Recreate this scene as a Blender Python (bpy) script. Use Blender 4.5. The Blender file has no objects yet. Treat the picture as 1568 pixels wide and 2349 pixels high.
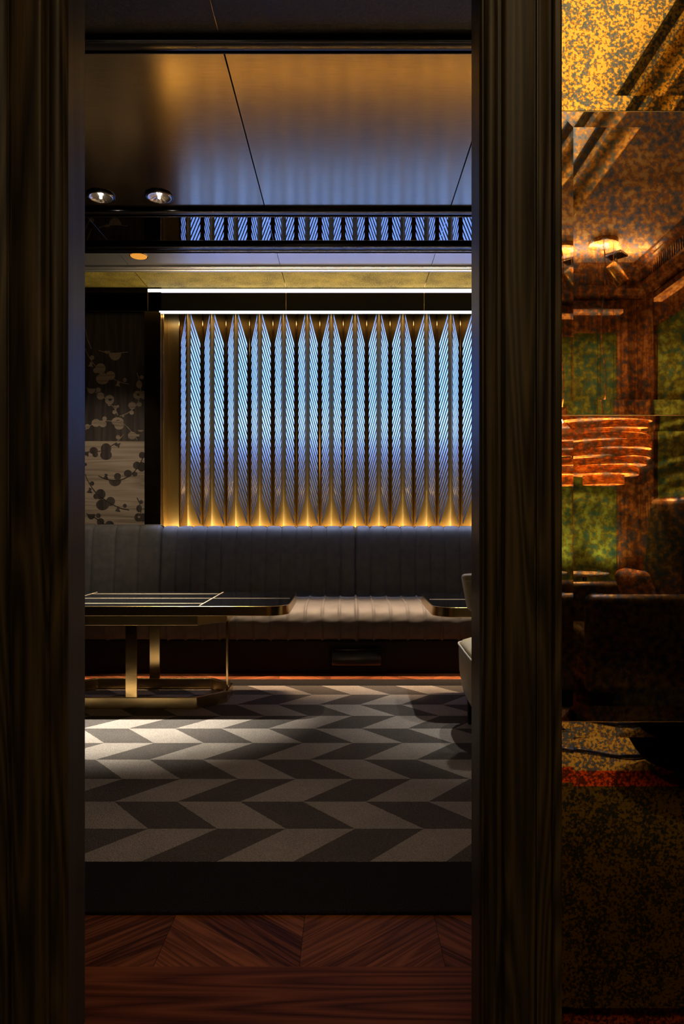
import bpy, bmesh, math, random
from mathutils import Vector, Matrix
random.seed(7)
PI = math.pi
S = bpy.context.scene
C = S.collection
F, PX, PY, H = 1550.0, 797.0, 1195.0, 1.1          # focal length (px), vanishing point (px), eye height
def X(px, d): return (px - PX) / F * d              # world x of a pixel column at depth d
def Z(py, d): return H + (PY - py) / F * d          # world z of a pixel row at depth d

# ------------------------------------------------------------------ materials
def new_mat(name):
    m = bpy.data.materials.new(name); m.use_nodes = True
    nt = m.node_tree
    return m, nt, nt.nodes['Principled BSDF']
def nd(nt, t, **kw):
    n = nt.nodes.new(t)
    for k, v in kw.items():
        if k.startswith('_'): setattr(n, k[1:], v)
        else:
            key = k.replace('__', ' ')
            s = n.inputs[int(key[1:])] if key[0] == 'i' and key[1:].isdigit() else n.inputs[key]
            if isinstance(v, bpy.types.NodeSocket): nt.links.new(v, s)
            else: s.default_value = v
    return n
def mth(nt, op, a, b=0.0, c=None):
    n = nd(nt, 'ShaderNodeMath', _operation=op, i0=a, i1=b)
    if c is not None:
        if isinstance(c, bpy.types.NodeSocket): nt.links.new(c, n.inputs[2])
        else: n.inputs[2].default_value = c
    return n.outputs[0]
def ramp(nt, fac, stops, interp='LINEAR'):
    n = nd(nt, 'ShaderNodeValToRGB', Fac=fac); r = n.color_ramp; r.interpolation = interp
    while len(r.elements) < len(stops): r.elements.new(0.5)
    for e, (p, c) in zip(r.elements, stops):
        e.position = p; e.color = (*c, 1) if len(c) == 3 else c
    return n.outputs['Color']
def mixc(nt, fac, a, b, bt='MIX'):
    n = nd(nt, 'ShaderNodeMix', _data_type='RGBA', _blend_type=bt)
    for v, s in ((fac, n.inputs[0]), (a, n.inputs[6]), (b, n.inputs[7])):
        if isinstance(v, bpy.types.NodeSocket): nt.links.new(v, s)
        else: s.default_value = v if not isinstance(v, tuple) or len(v) == 4 else (*v, 1)
    return n.outputs[2]
def coords(nt, scale=(1, 1, 1), rot=(0, 0, 0), kind='Object'):
    tc = nd(nt, 'ShaderNodeTexCoord')
    mp = nd(nt, 'ShaderNodeMapping', Vector=tc.outputs[kind])
    mp.inputs['Scale'].default_value = scale; mp.inputs['Rotation'].default_value = rot
    return mp.outputs['Vector']
def bump(nt, b, h, strength=.3, dist=.01):
    n = nd(nt, 'ShaderNodeBump', Height=h, Strength=strength, Distance=dist)
    nt.links.new(n.outputs['Normal'], b.inputs['Normal'])
def setp(b, **kw):
    for k, v in kw.items():
        s = b.inputs[k.replace('__', ' ')]
        s.default_value = (*v, 1) if isinstance(v, tuple) and len(v) == 3 and s.type == 'RGBA' else v
def link(nt, out, b, key): nt.links.new(out, b.inputs[key])

def plain(name, col, rough=.5, metal=0., spec=.5, noise=0., nscale=40):
    m, nt, b = new_mat(name); setp(b, Base__Color=col, Roughness=rough, Metallic=metal, Specular__IOR__Level=spec)
    if noise:
        n = nd(nt, 'ShaderNodeTexNoise', Vector=coords(nt), Scale=nscale, Detail=4.)
        k = noise
        link(nt, ramp(nt, n.outputs['Fac'], [(.3, tuple(c * (1 - k) for c in col)), (.7, tuple(min(1, c * (1 + k)) for c in col))]), b, 'Base Color')
        link(nt, mth(nt, 'MULTIPLY_ADD', n.outputs['Fac'], .25 * rough, rough * .88), b, 'Roughness')
    return m
def emit(name, col, strength):
    m, nt, b = new_mat(name); setp(b, Base__Color=(.8, .8, .8), Emission__Color=col, Emission__Strength=strength); return m

def wood(name, dark, mid, light, rough=.38, along='Z', rings=11., seed=0., fine=1.0, spec=.35):
    m, nt, b = new_mat(name)
    sc = {'Z': (9, 9, .55), 'X': (.55, 9, 9), 'Y': (9, .55, 9)}[along]
    tc = nd(nt, 'ShaderNodeTexCoord')
    off = nd(nt, 'ShaderNodeVectorMath', _operation='ADD', i0=tc.outputs['Object'], i1=(seed, seed * 1.7, seed * .6))
    mp = nd(nt, 'ShaderNodeMapping', Vector=off.outputs[0]); mp.inputs['Scale'].default_value = sc
    n = nd(nt, 'ShaderNodeTexNoise', Vector=mp.outputs[0], Scale=1., Detail=1.5, Distortion=.25)
    rg = mth(nt, 'FRACT', mth(nt, 'MULTIPLY', n.outputs['Fac'], rings))
    rg = mth(nt, 'PINGPONG', mth(nt, 'MULTIPLY', rg, 2.0), 1.0)
    mp2 = nd(nt, 'ShaderNodeMapping', Vector=off.outputs[0]); mp2.inputs['Scale'].default_value = tuple(v * (18 if v > 1 else 5) for v in sc)
    n2 = nd(nt, 'ShaderNodeTexNoise', Vector=mp2.outputs[0], Scale=1., Detail=5., Roughness=.65)
    f = mth(nt, 'ADD', mth(nt, 'MULTIPLY', rg, .45), mth(nt, 'MULTIPLY', n2.outputs['Fac'], .55 * fine))
    n3 = nd(nt, 'ShaderNodeTexNoise', Vector=mp.outputs[0], Scale=.6, Detail=2.)
    f = mth(nt, 'ADD', f, mth(nt, 'MULTIPLY_ADD', n3.outputs['Fac'], .6, -.3))
    link(nt, ramp(nt, f, [(.15, dark), (.5, mid), (.9, light)]), b, 'Base Color')
    setp(b, Roughness=rough, Specular__IOR__Level=spec)
    bump(nt, b, f, .12, .002)
    return m

M = {}
M['brass'] = plain('polished_brass', (.80, .53, .20), .14, 1., noise=.06, nscale=14)
M['brass_satin'] = plain('satin_brass', (.62, .44, .19), .27, 1.)
M['brass_screen'] = plain('aged_brass_sheet', (.31, .225, .095), .33, 1.)
M['brass_dark'] = plain('bronzed_brass', (.36, .25, .11), .18, 1., noise=.10, nscale=9)
M['brass_inlay'] = plain('brushed_brass_inlay', (.85, .70, .45), .5, 1.)
M['brass_rim'] = plain('burnished_brass_rim', (.70, .47, .18), .23, 1.)
M['black_glass'] = plain('black_glass', (.006, .006, .007), .03, 0., .5)
M['black_gloss'] = plain('black_lacquer', (.006, .006, .007), .16, 0., .5)
M['black_matte'] = plain('black_paint', (.006, .0055, .005), .6, 0., .25)
M['black_metal'] = plain('black_bronze_moulding', (.10, .095, .10), .2, 1.)
M['dark_wall'] = plain('dark_plaster', (.012, .011, .010), .75, 0., .2, noise=.3, nscale=30)
M['reflector'] = plain('faceted_reflector', (.85, .83, .78), .28, 1.)
M['chrome'] = plain('chrome', (.8, .8, .8), .12, 1.)
M['leather'] = plain('charcoal_leather', (.10, .098, .097), .62, 0., .25, noise=.16, nscale=16)
M['cream'] = plain('cream_leather', (.62, .54, .35), .38, 0., .4, noise=.08, nscale=10)
M['piping'] = plain('pale_piping', (.75, .70, .58), .4, 0., .4)
M['led_white'] = emit('lit_led_white', (1, .96, .95), 1.5)
M['led_cool'] = emit('lit_led_cool', (.80, .86, 1.), 1.9)
M['bulb'] = emit('lit_halogen_bulb', (1, .86, .62), 45.)
M['amber'] = emit('amber_lens_glow', (1, .42, .05), .62)  # emission added to deepen the orange of the lens
M['amber'].node_tree.nodes['Principled BSDF'].inputs['Base Color'].default_value = (.25, .10, .02, 1)
M['wood_case'] = wood('walnut_casing', (.006, .0045, .003), (.042, .031, .016), (.115, .080, .034), .45, 'Z', 15., 2.1, 1.2)
M['wood_jamb'] = wood('walnut_jamb', (.050, .044, .040), (.075, .066, .060), (.10, .088, .08), .36, 'Z', 4., 5.3, spec=.13)
M['wood_rear'] = wood('walnut_panelling', (.03, .014, .007), (.085, .042, .019), (.15, .08, .038), .35, 'Z', 7., 8.8)
M['floor_straight'] = wood('walnut_boards', (.035, .009, .003), (.13, .036, .011), (.24, .072, .022), .5, 'X', 9., 1.3, spec=.04)
M['wood_up'] = wood('dark_veneer', (.022, .017, .014), (.045, .036, .030), (.075, .060, .050), .5, 'Z', 6., 3.9, 1.2)
M['wood_low'] = wood('pale_veneer', (.095, .070, .045), (.25, .195, .14), (.36, .29, .215), .5, 'X', 8., 4.4, 1.3)
M['back_wall'] = plain('grey_cavity_paint', (.18, .19, .215), .8, 0., .05)

def gold_ceiling():
    m, nt, b = new_mat('brushed_bronze_ceiling')
    n = nd(nt, 'ShaderNodeTexNoise', Vector=coords(nt, (6, 160, 1)), Scale=1., Detail=3.)
    link(nt, ramp(nt, n.outputs['Fac'], [(.3, (.42, .345, .22)), (.7, (.49, .405, .265))]), b, 'Base Color')
    setp(b, Metallic=1., Roughness=.17); return m
M['gold_ceiling'] = gold_ceiling()
M['steel_band'] = plain('blued_steel_band', (.58, .59, .64), .36, 1.)
def dark_mirror():
    m, nt, b = new_mat('smoked_mirror')
    n = nd(nt, 'ShaderNodeTexNoise', Vector=coords(nt), Scale=60., Detail=4.)
    link(nt, ramp(nt, n.outputs['Fac'], [(.45, (.36, .33, .33)), (.75, (.22, .19, .16))]), b, 'Base Color')
    setp(b, Metallic=1., Roughness=.0); return m
M['smoked_mirror'] = dark_mirror()
def olive():
    m, nt, b = new_mat('gilded_plaster')
    n = nd(nt, 'ShaderNodeTexNoise', Vector=coords(nt), Scale=140., Detail=6., Roughness=.7)
    n2 = nd(nt, 'ShaderNodeTexNoise', Vector=coords(nt), Scale=7., Detail=2.)
    f = mth(nt, 'ADD', n.outputs['Fac'], mth(nt, 'MULTIPLY_ADD', n2.outputs['Fac'], .3, -.15))
    link(nt, ramp(nt, f, [(.36, (.03, .024, .004)), (.5, (.20, .165, .034)), (.68, (.36, .29, .075))]), b, 'Base Color')
    setp(b, Roughness=.6, Metallic=.5); bump(nt, b, n.outputs['Fac'], .3, .004); return m
M['olive'] = olive()
def dark_ceiling():
    m, nt, b = new_mat('dark_textured_ceiling')
    n = nd(nt, 'ShaderNodeTexNoise', Vector=coords(nt), Scale=90., Detail=6., Roughness=.7)
    link(nt, ramp(nt, n.outputs['Fac'], [(.38, (.012, .010, .007)), (.7, (.05, .04, .026))]), b, 'Base Color')
    setp(b, Roughness=.55); bump(nt, b, n.outputs['Fac'], .3, .004); return m
M['dark_ceiling'] = dark_ceiling()

RUG0, ROW = 2.158, .2305
def rug_field():
    m, nt, b = new_mat('chevron_carpet')
    tc = nd(nt, 'ShaderNodeTexCoord'); wob = nd(nt, 'ShaderNodeTexNoise', Vector=tc.outputs['Object'], Scale=130., Detail=2.)
    sep = nd(nt, 'ShaderNodeSeparateXYZ', Vector=tc.outputs['Object'])
    w = mth(nt, 'MULTIPLY_ADD', wob.outputs['Fac'], .006, -.003)
    x = mth(nt, 'ADD', sep.outputs['X'], w); y = mth(nt, 'ADD', sep.outputs['Y'], w)
    t = mth(nt, 'DIVIDE', mth(nt, 'SUBTRACT', y, RUG0), ROW)
    t = mth(nt, 'ADD', t, 20.)
    row = mth(nt, 'FLOOR', t)
    tri = mth(nt, 'SUBTRACT', mth(nt, 'PINGPONG', t, 1.), 1.)
    u = mth(nt, 'DIVIDE', mth(nt, 'SUBTRACT', mth(nt, 'ADD', x, .461), mth(nt, 'MULTIPLY', tri, .2)), .2435)
    u = mth(nt, 'ADD', u, 40.)
    par = mth(nt, 'MODULO', mth(nt, 'ADD', mth(nt, 'FLOOR', u), row), 2.)
    n = nd(nt, 'ShaderNodeTexNoise', Vector=tc.outputs['Object'], Scale=230., Detail=3., Roughness=.7)
    n2 = nd(nt, 'ShaderNodeTexNoise', Vector=tc.outputs['Object'], Scale=5., Detail=2.)
    lt = ramp(nt, n.outputs['Fac'], [(.3, (.26, .235, .20)), (.7, (.60, .55, .48))])
    dk = ramp(nt, n.outputs['Fac'], [(.3, (.070, .064, .057)), (.7, (.20, .18, .16))])
    col = mixc(nt, mth(nt, 'GREATER_THAN', par, .5), dk, lt)
    col = mixc(nt, 1., col, ramp(nt, n2.outputs['Fac'], [(.3, (.86, .86, .86)), (.7, (1, 1, 1))]), 'MULTIPLY')
    link(nt, col, b, 'Base Color'); setp(b, Roughness=.95, Specular__IOR__Level=.05)
    v = nd(nt, 'ShaderNodeTexVoronoi', Vector=tc.outputs['Object'], Scale=170.)
    bump(nt, b, mth(nt, 'SUBTRACT', n.outputs['Fac'], v.outputs['Distance']), .9, .006)
    return m
M['rug_field'] = rug_field()
def rug_border():
    m, nt, b = new_mat('black_carpet_border')
    n = nd(nt, 'ShaderNodeTexNoise', Vector=coords(nt), Scale=260., Detail=4., Roughness=.7)
    link(nt, ramp(nt, n.outputs['Fac'], [(.35, (.006, .005, .005)), (.7, (.040, .036, .032))]), b, 'Base Color')
    setp(b, Roughness=.95, Specular__IOR__Level=.05); bump(nt, b, n.outputs['Fac'], .8, .006); return m
M['rug_border'] = rug_border()
def parquet():
    # chevron parquet laid in bands along x
    m, nt, b = new_mat('walnut_chevron_parquet')
    tc = nd(nt, 'ShaderNodeTexCoord'); sep = nd(nt, 'ShaderNodeSeparateXYZ', Vector=tc.outputs['Object'])
    x, y = sep.outputs['X'], sep.outputs['Y']
    L, W = .36, .085
    t = mth(nt, 'ADD', mth(nt, 'DIVIDE', mth(nt, 'ADD', x, .12), L), 40.)
    col_i = mth(nt, 'FLOOR', t); fx = mth(nt, 'MULTIPLY', mth(nt, 'FRACT', t), L)
    odd = mth(nt, 'MODULO', col_i, 2.)
    sgn = mth(nt, 'MULTIPLY_ADD', odd, 2., -1.)
    yy = mth(nt, 'ADD', y, mth(nt, 'MULTIPLY', sgn, mth(nt, 'MULTIPLY', fx, .85)))
    yy = mth(nt, 'ADD', yy, mth(nt, 'MULTIPLY', odd, -.85 * L))
    pl = mth(nt, 'ADD', mth(nt, 'DIVIDE', yy, W), 60.)
    pid = mth(nt, 'FLOOR', pl); pf = mth(nt, 'FRACT', pl)
    wn = nd(nt, 'ShaderNodeTexWhiteNoise', _noise_dimensions='2D')
    cb = nd(nt, 'ShaderNodeCombineXYZ', X=pid, Y=col_i); nt.links.new(cb.outputs[0], wn.inputs['Vector'])
    # grain runs along the plank: across coordinate is yy, along is fx
    g = nd(nt, 'ShaderNodeCombineXYZ', X=mth(nt, 'MULTIPLY', yy, 14.), Y=mth(nt, 'MULTIPLY', fx, 1.4), Z=mth(nt, 'MULTIPLY', wn.outputs['Value'], 9.))
    n = nd(nt, 'ShaderNodeTexNoise', Vector=g.outputs[0], Scale=1.3, Detail=2., Distortion=.4)
    rg = mth(nt, 'PINGPONG', mth(nt, 'MULTIPLY', n.outputs['Fac'], 13.), 1.)
    g2 = nd(nt, 'ShaderNodeTexNoise', Vector=g.outputs[0], Scale=9., Detail=4.)
    f = mth(nt, 'ADD', mth(nt, 'MULTIPLY', rg, .4), mth(nt, 'MULTIPLY', g2.outputs['Fac'], .3))
    f = mth(nt, 'ADD', f, mth(nt, 'MULTIPLY', wn.outputs['Value'], .35))
    c = ramp(nt, f, [(.2, (.045, .012, .004)), (.5, (.15, .046, .015)), (.9, (.30, .10, .034))])
    e = mth(nt, 'LESS_THAN', mth(nt, 'MINIMUM', pf, mth(nt, 'DIVIDE', fx, W)), .018)
    link(nt, mixc(nt, e, c, (.012, .005, .003)), b, 'Base Color')
    setp(b, Roughness=.5, Specular__IOR__Level=.04); bump(nt, b, f, .1, .002); return m
M['parquet'] = parquet()
def antique(name, seed, sharp, scale):
    m, nt, b = new_mat(name)
    tc = nd(nt, 'ShaderNodeTexCoord')
    off = nd(nt, 'ShaderNodeVectorMath', _operation='ADD', i0=tc.outputs['Object'], i1=(seed, seed * .3, seed * 2.))
    v = off.outputs[0]
    n = nd(nt, 'ShaderNodeTexNoise', Vector=v, Scale=scale, Detail=4., Roughness=.55, Distortion=.12)
    n2 = nd(nt, 'ShaderNodeTexNoise', Vector=v, Scale=scale * .12, Detail=2.)
    f = mth(nt, 'ADD', n.outputs['Fac'], mth(nt, 'MULTIPLY_ADD', n2.outputs['Fac'], .35, -.175))
    if sharp > 1: c = ramp(nt, f, [(.38, (.13, .14, .13)), (.44, (.22, .23, .21)), (.47, (.30, .13, .03)), (.51, (.66, .31, .04)), (.56, (.95, .55, .09))])
    else: c = ramp(nt, f, [(.36, (.20, .24, .34)), (.44, (.36, .34, .38)), (.50, (.62, .30, .12)), (.58, (.92, .56, .20)), (.68, (1., .74, .36))])
    link(nt, c, b, 'Base Color')
    setp(b, Metallic=1.)
    link(nt, ramp(nt, f, [(.42, (.03, .03, .03)), (.56, (.0, .0, .0))]), b, 'Roughness')
    return m
M['antique_a'] = antique('antique_mirror_glass', 3.1, 1.6, 170.)
M['antique_b'] = antique('antique_mirror_glass_cloudy', 9.4, .8, 75.)
# rear room
M['rear_ceiling'] = plain('cream_ceiling_paint', (.80, .74, .60), .7, noise=.04, nscale=4)
M['rear_soffit'] = plain('brown_soffit_paint', (.22, .16, .11), .6, noise=.15, nscale=8)
M['wood_ledge'] = plain('pale_varnished_ledge', (.55, .36, .2), .35)
M['green_fabric'] = plain('green_wall_fabric', (.055, .09, .022), .8, 0., .2, noise=.5, nscale=9)
def veneer():
    m, nt, b = new_mat('copper_veneer')
    n = nd(nt, 'ShaderNodeTexNoise', Vector=coords(nt, (4, 4, 22)), Scale=6., Detail=4.)
    col = ramp(nt, n.outputs['Fac'], [(.3, (.22, .10, .035)), (.7, (.80, .46, .20))])
    link(nt, col, b, 'Base Color'); setp(b, Roughness=.5)
    tr = nd(nt, 'ShaderNodeBsdfTranslucent', Color=col); mx = nd(nt, 'ShaderNodeMixShader', Fac=.28)
    out = nt.nodes['Material Output']
    nt.links.new(b.outputs[0], mx.inputs[1]); nt.links.new(tr.outputs[0], mx.inputs[2]); nt.links.new(mx.outputs[0], out.inputs['Surface'])
    return m
M['veneer'] = veneer()
def rear_rug():
    m, nt, b = new_mat('striped_rear_carpet')
    sep = nd(nt, 'ShaderNodeSeparateXYZ', Vector=nd(nt, 'ShaderNodeTexCoord').outputs['Object'])
    f = mth(nt, 'MULTIPLY_ADD', sep.outputs['Y'], .5, .6)
    def p(y): return y * .5 + .6
    n = nd(nt, 'ShaderNodeTexNoise', Vector=coords(nt), Scale=200., Detail=3.)
    base = ramp(nt, f, [(0, (.42, .38, .32)), (p(-.84), (.5, .10, .04)), (p(-.70), (.52, .46, .40)), (p(-.19), (.55, .09, .03)), (p(-.02), (.085, .078, .045))], 'CONSTANT')  # last band coloured darker to stand for the dim near floor
    col = mixc(nt, 1., base, ramp(nt, n.outputs['Fac'], [(.3, (.6, .6, .6)), (.7, (1, 1, 1))]), 'MULTIPLY')
    link(nt, col, b, 'Base Color'); setp(b, Roughness=.95, Specular__IOR__Level=.05); bump(nt, b, n.outputs['Fac'], .6, .005); return m
M['rear_rug'] = rear_rug()
M['dark_leather'] = plain('black_brown_leather', (.035, .028, .022), .32, 0., .5, noise=.2, nscale=14)
M['cushion_fabric'] = plain('rust_cushion_fabric', (.32, .17, .09), .8, 0., .2, noise=.5, nscale=26)
M['cable'] = plain('blue_black_cable', (.04, .06, .45), .25)
M['pouf_cloth'] = plain('black_wool', (.004, .004, .004), .95, 0., .02)
M['marble'] = plain('pale_stone_top', (.55, .48, .40), .25, noise=.25, nscale=8)

# ------------------------------------------------------------------ mesh helpers
class MB:
    def __init__(s): s.v = []; s.f = []; s.m = []
    def add(s, vs, fs, mi=0):
        o = len(s.v); s.v += [tuple(v) for v in vs]
        s.f += [tuple(i + o for i in f) for f in fs]; s.m += [mi] * len(fs); return s
    def box(s, x0, x1, y0, y1, z0, z1, mi=0):
        return s.add([(x0, y0, z0), (x1, y0, z0), (x1, y1, z0), (x0, y1, z0), (x0, y0, z1), (x1, y0, z1), (x1, y1, z1), (x0, y1, z1)],
                     [(0, 3, 2, 1), (4, 5, 6, 7), (0, 1, 5, 4), (1, 2, 6, 5), (2, 3, 7, 6), (3, 0, 4, 7)], mi)
    def prism(s, poly, a0, a1, axis='z', mi=0):
        # poly in the two other axes, extruded a0..a1 along axis
        def P(p, a): return {'z': (p[0], p[1], a), 'x': (a, p[0], p[1]), 'y': (p[0], a, p[1])}[axis]
        n = len(poly)
        return s.add([P(p, a0) for p in poly] + [P(p, a1) for p in poly],
                     [tuple(range(n))[::-1], tuple(range(n, 2 * n))] + [(i, (i + 1) % n, (i + 1) % n + n, i + n) for i in range(n)], mi)
    def plate(s, pts, off, mi=0):
        # a planar polygon given thickness by an offset vector
        n = len(pts); q = [tuple(a + b for a, b in zip(p, off)) for p in pts]
        return s.add(list(pts) + q, [tuple(range(n)), tuple(range(n, 2 * n))[::-1]] + [(i, i + n, (i + 1) % n + n, (i + 1) % n) for i in range(n)], mi)
    def rings(s, rs, closed=True, cap=True, mi=0):
        n = len(rs[0]); o = []
        for r in rs: o += r
        f = []
        for k in range(len(rs) - 1):
            for i in range(n if closed else n - 1):
                j = (i + 1) % n
                f.append((k * n + i, k * n + j, (k + 1) * n + j, (k + 1) * n + i))
        if cap and closed:
            f.append(tuple(range(n))[::-1]); f.append(tuple((len(rs) - 1) * n + i for i in range(n)))
        return s.add(o, f, mi)
    def lathe(s, prof, cx=0, cy=0, n=40, cap=False, mi=0):
        return s.rings([[(cx + r * math.cos(2 * PI * i / n), cy + r * math.sin(2 * PI * i / n), z) for i in range(n)] for r, z in prof], True, cap, mi)
    def tube(s, path, r, n=8, mi=0, closed=False):
        path = [Vector(p) for p in path]; rs = []; L = len(path); up = None
        for i, p in enumerate(path):
            t = (path[(i + 1) % L] - path[i - 1]) if closed else (path[min(i + 1, L - 1)] - path[max(i - 1, 0)])
            t.normalize()
            if up is None: up = Vector((0, 0, 1)) if abs(t.z) < .9 else Vector((0, 1, 0))
            a = t.cross(up); a.normalize(); b = a.cross(t); up = b
            rs.append([tuple(p + a * (r * math.cos(2 * PI * k / n)) + b * (r * math.sin(2 * PI * k / n))) for k in range(n)])
        if closed: rs.append(rs[0])
        return s.rings(rs, True, not closed, mi)
    def build(s, name, mat, parent=None, smooth=False, bevel=0., loc=None, seg=2, fix=True):
        me = bpy.data.meshes.new(name); me.from_pydata(s.v, [], s.f)
        mats = mat if isinstance(mat, (list, tuple)) else [mat]
        for m in mats: me.materials.append(M[m])
        if len(mats) > 1: me.polygons.foreach_set('material_index', s.m)
        if fix:
            bm = bmesh.new(); bm.from_mesh(me)
            bmesh.ops.remove_doubles(bm, verts=bm.verts, dist=1e-6)
            bmesh.ops.recalc_face_normals(bm, faces=bm.faces); bm.to_mesh(me); bm.free()
        if smooth:
            me.shade_smooth()
            if smooth != 'all': me.set_sharp_from_angle(angle=math.radians(40))
        o = bpy.data.objects.new(name, me); C.objects.link(o)
        if parent: o.parent = parent
        if loc: o.location = loc
        if bevel:
            b = o.modifiers.new('bevel', 'BEVEL'); b.width = bevel; b.segments = seg; b.limit_method = 'ANGLE'; b.angle_limit = .6
        return o
def rbox(name, size, mat, loc=(0, 0, 0), r=.03, seg=5, parent=None, rot=(0, 0, 0), warp=None, sub=1):
    """rounded, optionally warped cushion-like box"""
    bm = bmesh.new(); bmesh.ops.create_cube(bm, size=1)
    for v in bm.verts: v.co = Vector((v.co.x * size[0], v.co.y * size[1], v.co.z * size[2]))
    bmesh.ops.bevel(bm, geom=list(bm.edges), offset=r, segments=seg, profile=.5, affect='EDGES')
    if warp:
        bmesh.ops.subdivide_edges(bm, edges=[e for e in bm.edges if e.calc_length() > .08], cuts=6, use_grid_fill=True)
        for v in bm.verts: v.co = Vector(warp(v.co.x, v.co.y, v.co.z))
    me = bpy.data.meshes.new(name); bm.to_mesh(me); bm.free(); me.materials.append(M[mat]); me.shade_smooth()
    o = bpy.data.objects.new(name, me); C.objects.link(o); o.location = loc; o.rotation_euler = rot
    if parent: o.parent = parent
    return o
def tag(o, label, cat, group=None, kind=None):
    o['label'] = label; o['category'] = cat
    if group: o['group'] = group
    if kind: o['kind'] = kind
    return o
def thing(name, label, cat, loc=(0, 0, 0), group=None):
    o = bpy.data.objects.new(name, None); C.objects.link(o); o.location = loc; o.empty_display_size = .1
    return tag(o, label, cat, group)
def struct(o): o['kind'] = 'structure'; return o
def copy_tree(o, parent=None):
    c = o.copy(); C.objects.link(c)
    if parent: c.parent = parent
    for ch in list(o.children): copy_tree(ch, c)
    return c
def area(name, loc, rot, sx, sy, power, col, spread=PI):
    l = bpy.data.lights.new(name, 'AREA'); l.shape = 'RECTANGLE'; l.size = sx; l.size_y = sy; l.energy = power; l.color = col; l.spread = spread
    o = bpy.data.objects.new(name, l); C.objects.link(o); o.location = loc; o.rotation_euler = rot; return o
def spot(name, loc, target, power, col, angle, blend=.5, size=.03):
    l = bpy.data.lights.new(name, 'SPOT'); l.energy = power; l.color = col; l.spot_size = math.radians(angle); l.spot_blend = blend; l.shadow_soft_size = size
    o = bpy.data.objects.new(name, l); C.objects.link(o); o.location = loc
    o.rotation_euler = (Vector(target) - Vector(loc)).to_track_quat('-Z', 'Y').to_euler(); return o
def point(name, loc, power, col, size=.04):
    l = bpy.data.lights.new(name, 'POINT'); l.energy = power; l.color = col; l.shadow_soft_size = size
    o = bpy.data.objects.new(name, l); C.objects.link(o); o.location = loc; return o

# ------------------------------------------------------------------ setting: lounge room
ZC = 3.07
XL, XR, YB = -2.75, 2.75, 6.12
DW0, DW1 = 1.384, 1.48        # door wall front and back faces
OPL, OPR, OPT = X(152, DW0), X(1101, DW0), 2.62
struct(MB().box(-3, 3, 1.668, 6.3, -.05, 0).build('floor', 'parquet'))
struct(MB().box(-3, 3, -2.7, 1.668, -.05, 0).build('floor_threshold', 'floor_straight'))
struct(MB().box(-3, 3, 1.48, 6.3, ZC + .02, ZC + .1).build('ceiling', 'black_matte'))
struct(MB().box(XL - .1, XL, 1.48, 6.3, 0, ZC + .02).build('wall_left', 'dark_wall'))
struct(MB().box(XR, XR + .1, 1.48, 6.3, 0, ZC + .02).build('wall_right', 'dark_wall'))
struct(MB().box(XL, XR, YB, YB + .1, 0, ZC + .02).build('wall_back', 'back_wall'))
# wall with the doorway
w = MB().box(-3, OPL - .02, DW0 + .012, DW1 - .005, 0, 3.3).box(OPR + .02, 3, DW0 + .012, DW1 - .005, 0, 3.3).box(OPL - .02, OPR + .02, DW0 + .012, DW1 - .005, OPT + .02, 3.3)
struct(w.build('wall_front', 'dark_wall'))
# door jamb lining
j = MB().box(OPL - .02, OPL, DW0 + .01, DW1 + .004, 0, OPT).box(OPR, OPR + .02, DW0 + .01, DW1 + .004, 0, OPT).box(OPL - .02, OPR + .02, DW0 + .01, DW1 + .004, OPT, OPT + .02)
struct(j.build('door_1', 'wood_jamb', bevel=.002))
# moulded casings: profile (distance outwards from opening, projection towards the viewer)
prof = [(0, .004), (.004, .012), (.007, .012)]
for k in range(9):                                  # inner bead
    a = PI * k / 8; prof.append((.0075 + .012 * (1 - math.cos(a)), .014 + .011 * math.sin(a)))
prof += [(.033, .012), (.037, .007), (.044, .007), (.047, .016)]
for k in range(7):
    a = PI / 2 * k / 6; prof.append((.047 + .006 * (1 - math.cos(a)), .016 + .006 * math.sin(a)))
prof += [(.105, .022), (.108, .020), (.109, .013), (.113, .013), (.114, .019), (.117, .019), (.118, .016), (.119, .017)]
for k in range(7):                                  # ogee
    t = k / 6; prof.append((.120 + .020 * t, .017 + .010 * (.5 - .5 * math.cos(PI * t))))
prof += [(.142, .025), (.143, .034), (.146, .038), (.156, .038), (.160, .034), (.160, 0), (0, 0)]
for side, edge, nm in ((1, OPR, 'trim_2'), (-1, OPL, 'trim_1')):
    mb = MB(); mb.prism([(edge + side * a, DW0 + .012 - p) for a, p in prof], 0, 3.25, 'z')
    struct(mb.build(nm, 'wood_case', smooth=True))
mb = MB(); mb.prism([(DW0 + .012 - p, OPT + a) for a, p in prof], OPL, OPR, 'x'); struct(mb.build('trim_3', 'wood_case', smooth=True))

# ceiling panels with open joints
JX = [.645 - 1.165 * 2, .645 - 1.165, .645, .645 + 1.165]
edges = [XL] + [x for x in JX if x > XL] + [XR]
def ceil_band(name, y0, y1, mat, z=ZC, gap=.003, joint=None):
    mb = MB()
    for a, b in zip(edges[:-1], edges[1:]): mb.box(a + (gap if a > XL else 0), b - (gap if b < XR else 0), y0, y1, z, z + .02)
    struct(mb.build(name, mat))
    if joint:
        jb = MB()
        for x in JX: jb.box(x - gap * .7, x + gap * .7, y0, y1, z - .001, z + .004)
        struct(jb.build(name + '_joint', joint))
ceil_band('ceiling_entry', 1.48, 2.735, 'dark_ceiling', joint='brass_satin', gap=.002)
ceil_band('ceiling_bronze', 2.82, 4.25, 'gold_ceiling', gap=.0035)
ceil_band('ceiling_mirror', 4.335, 4.795, 'smoked_mirror', gap=.002, joint='chrome')
ceil_band('ceiling_steel', 4.915, 5.20, 'steel_band', gap=.002)
ceil_band('ceiling_gilded', 5.30, 5.725, 'olive', gap=.0025, joint='brass')
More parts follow.
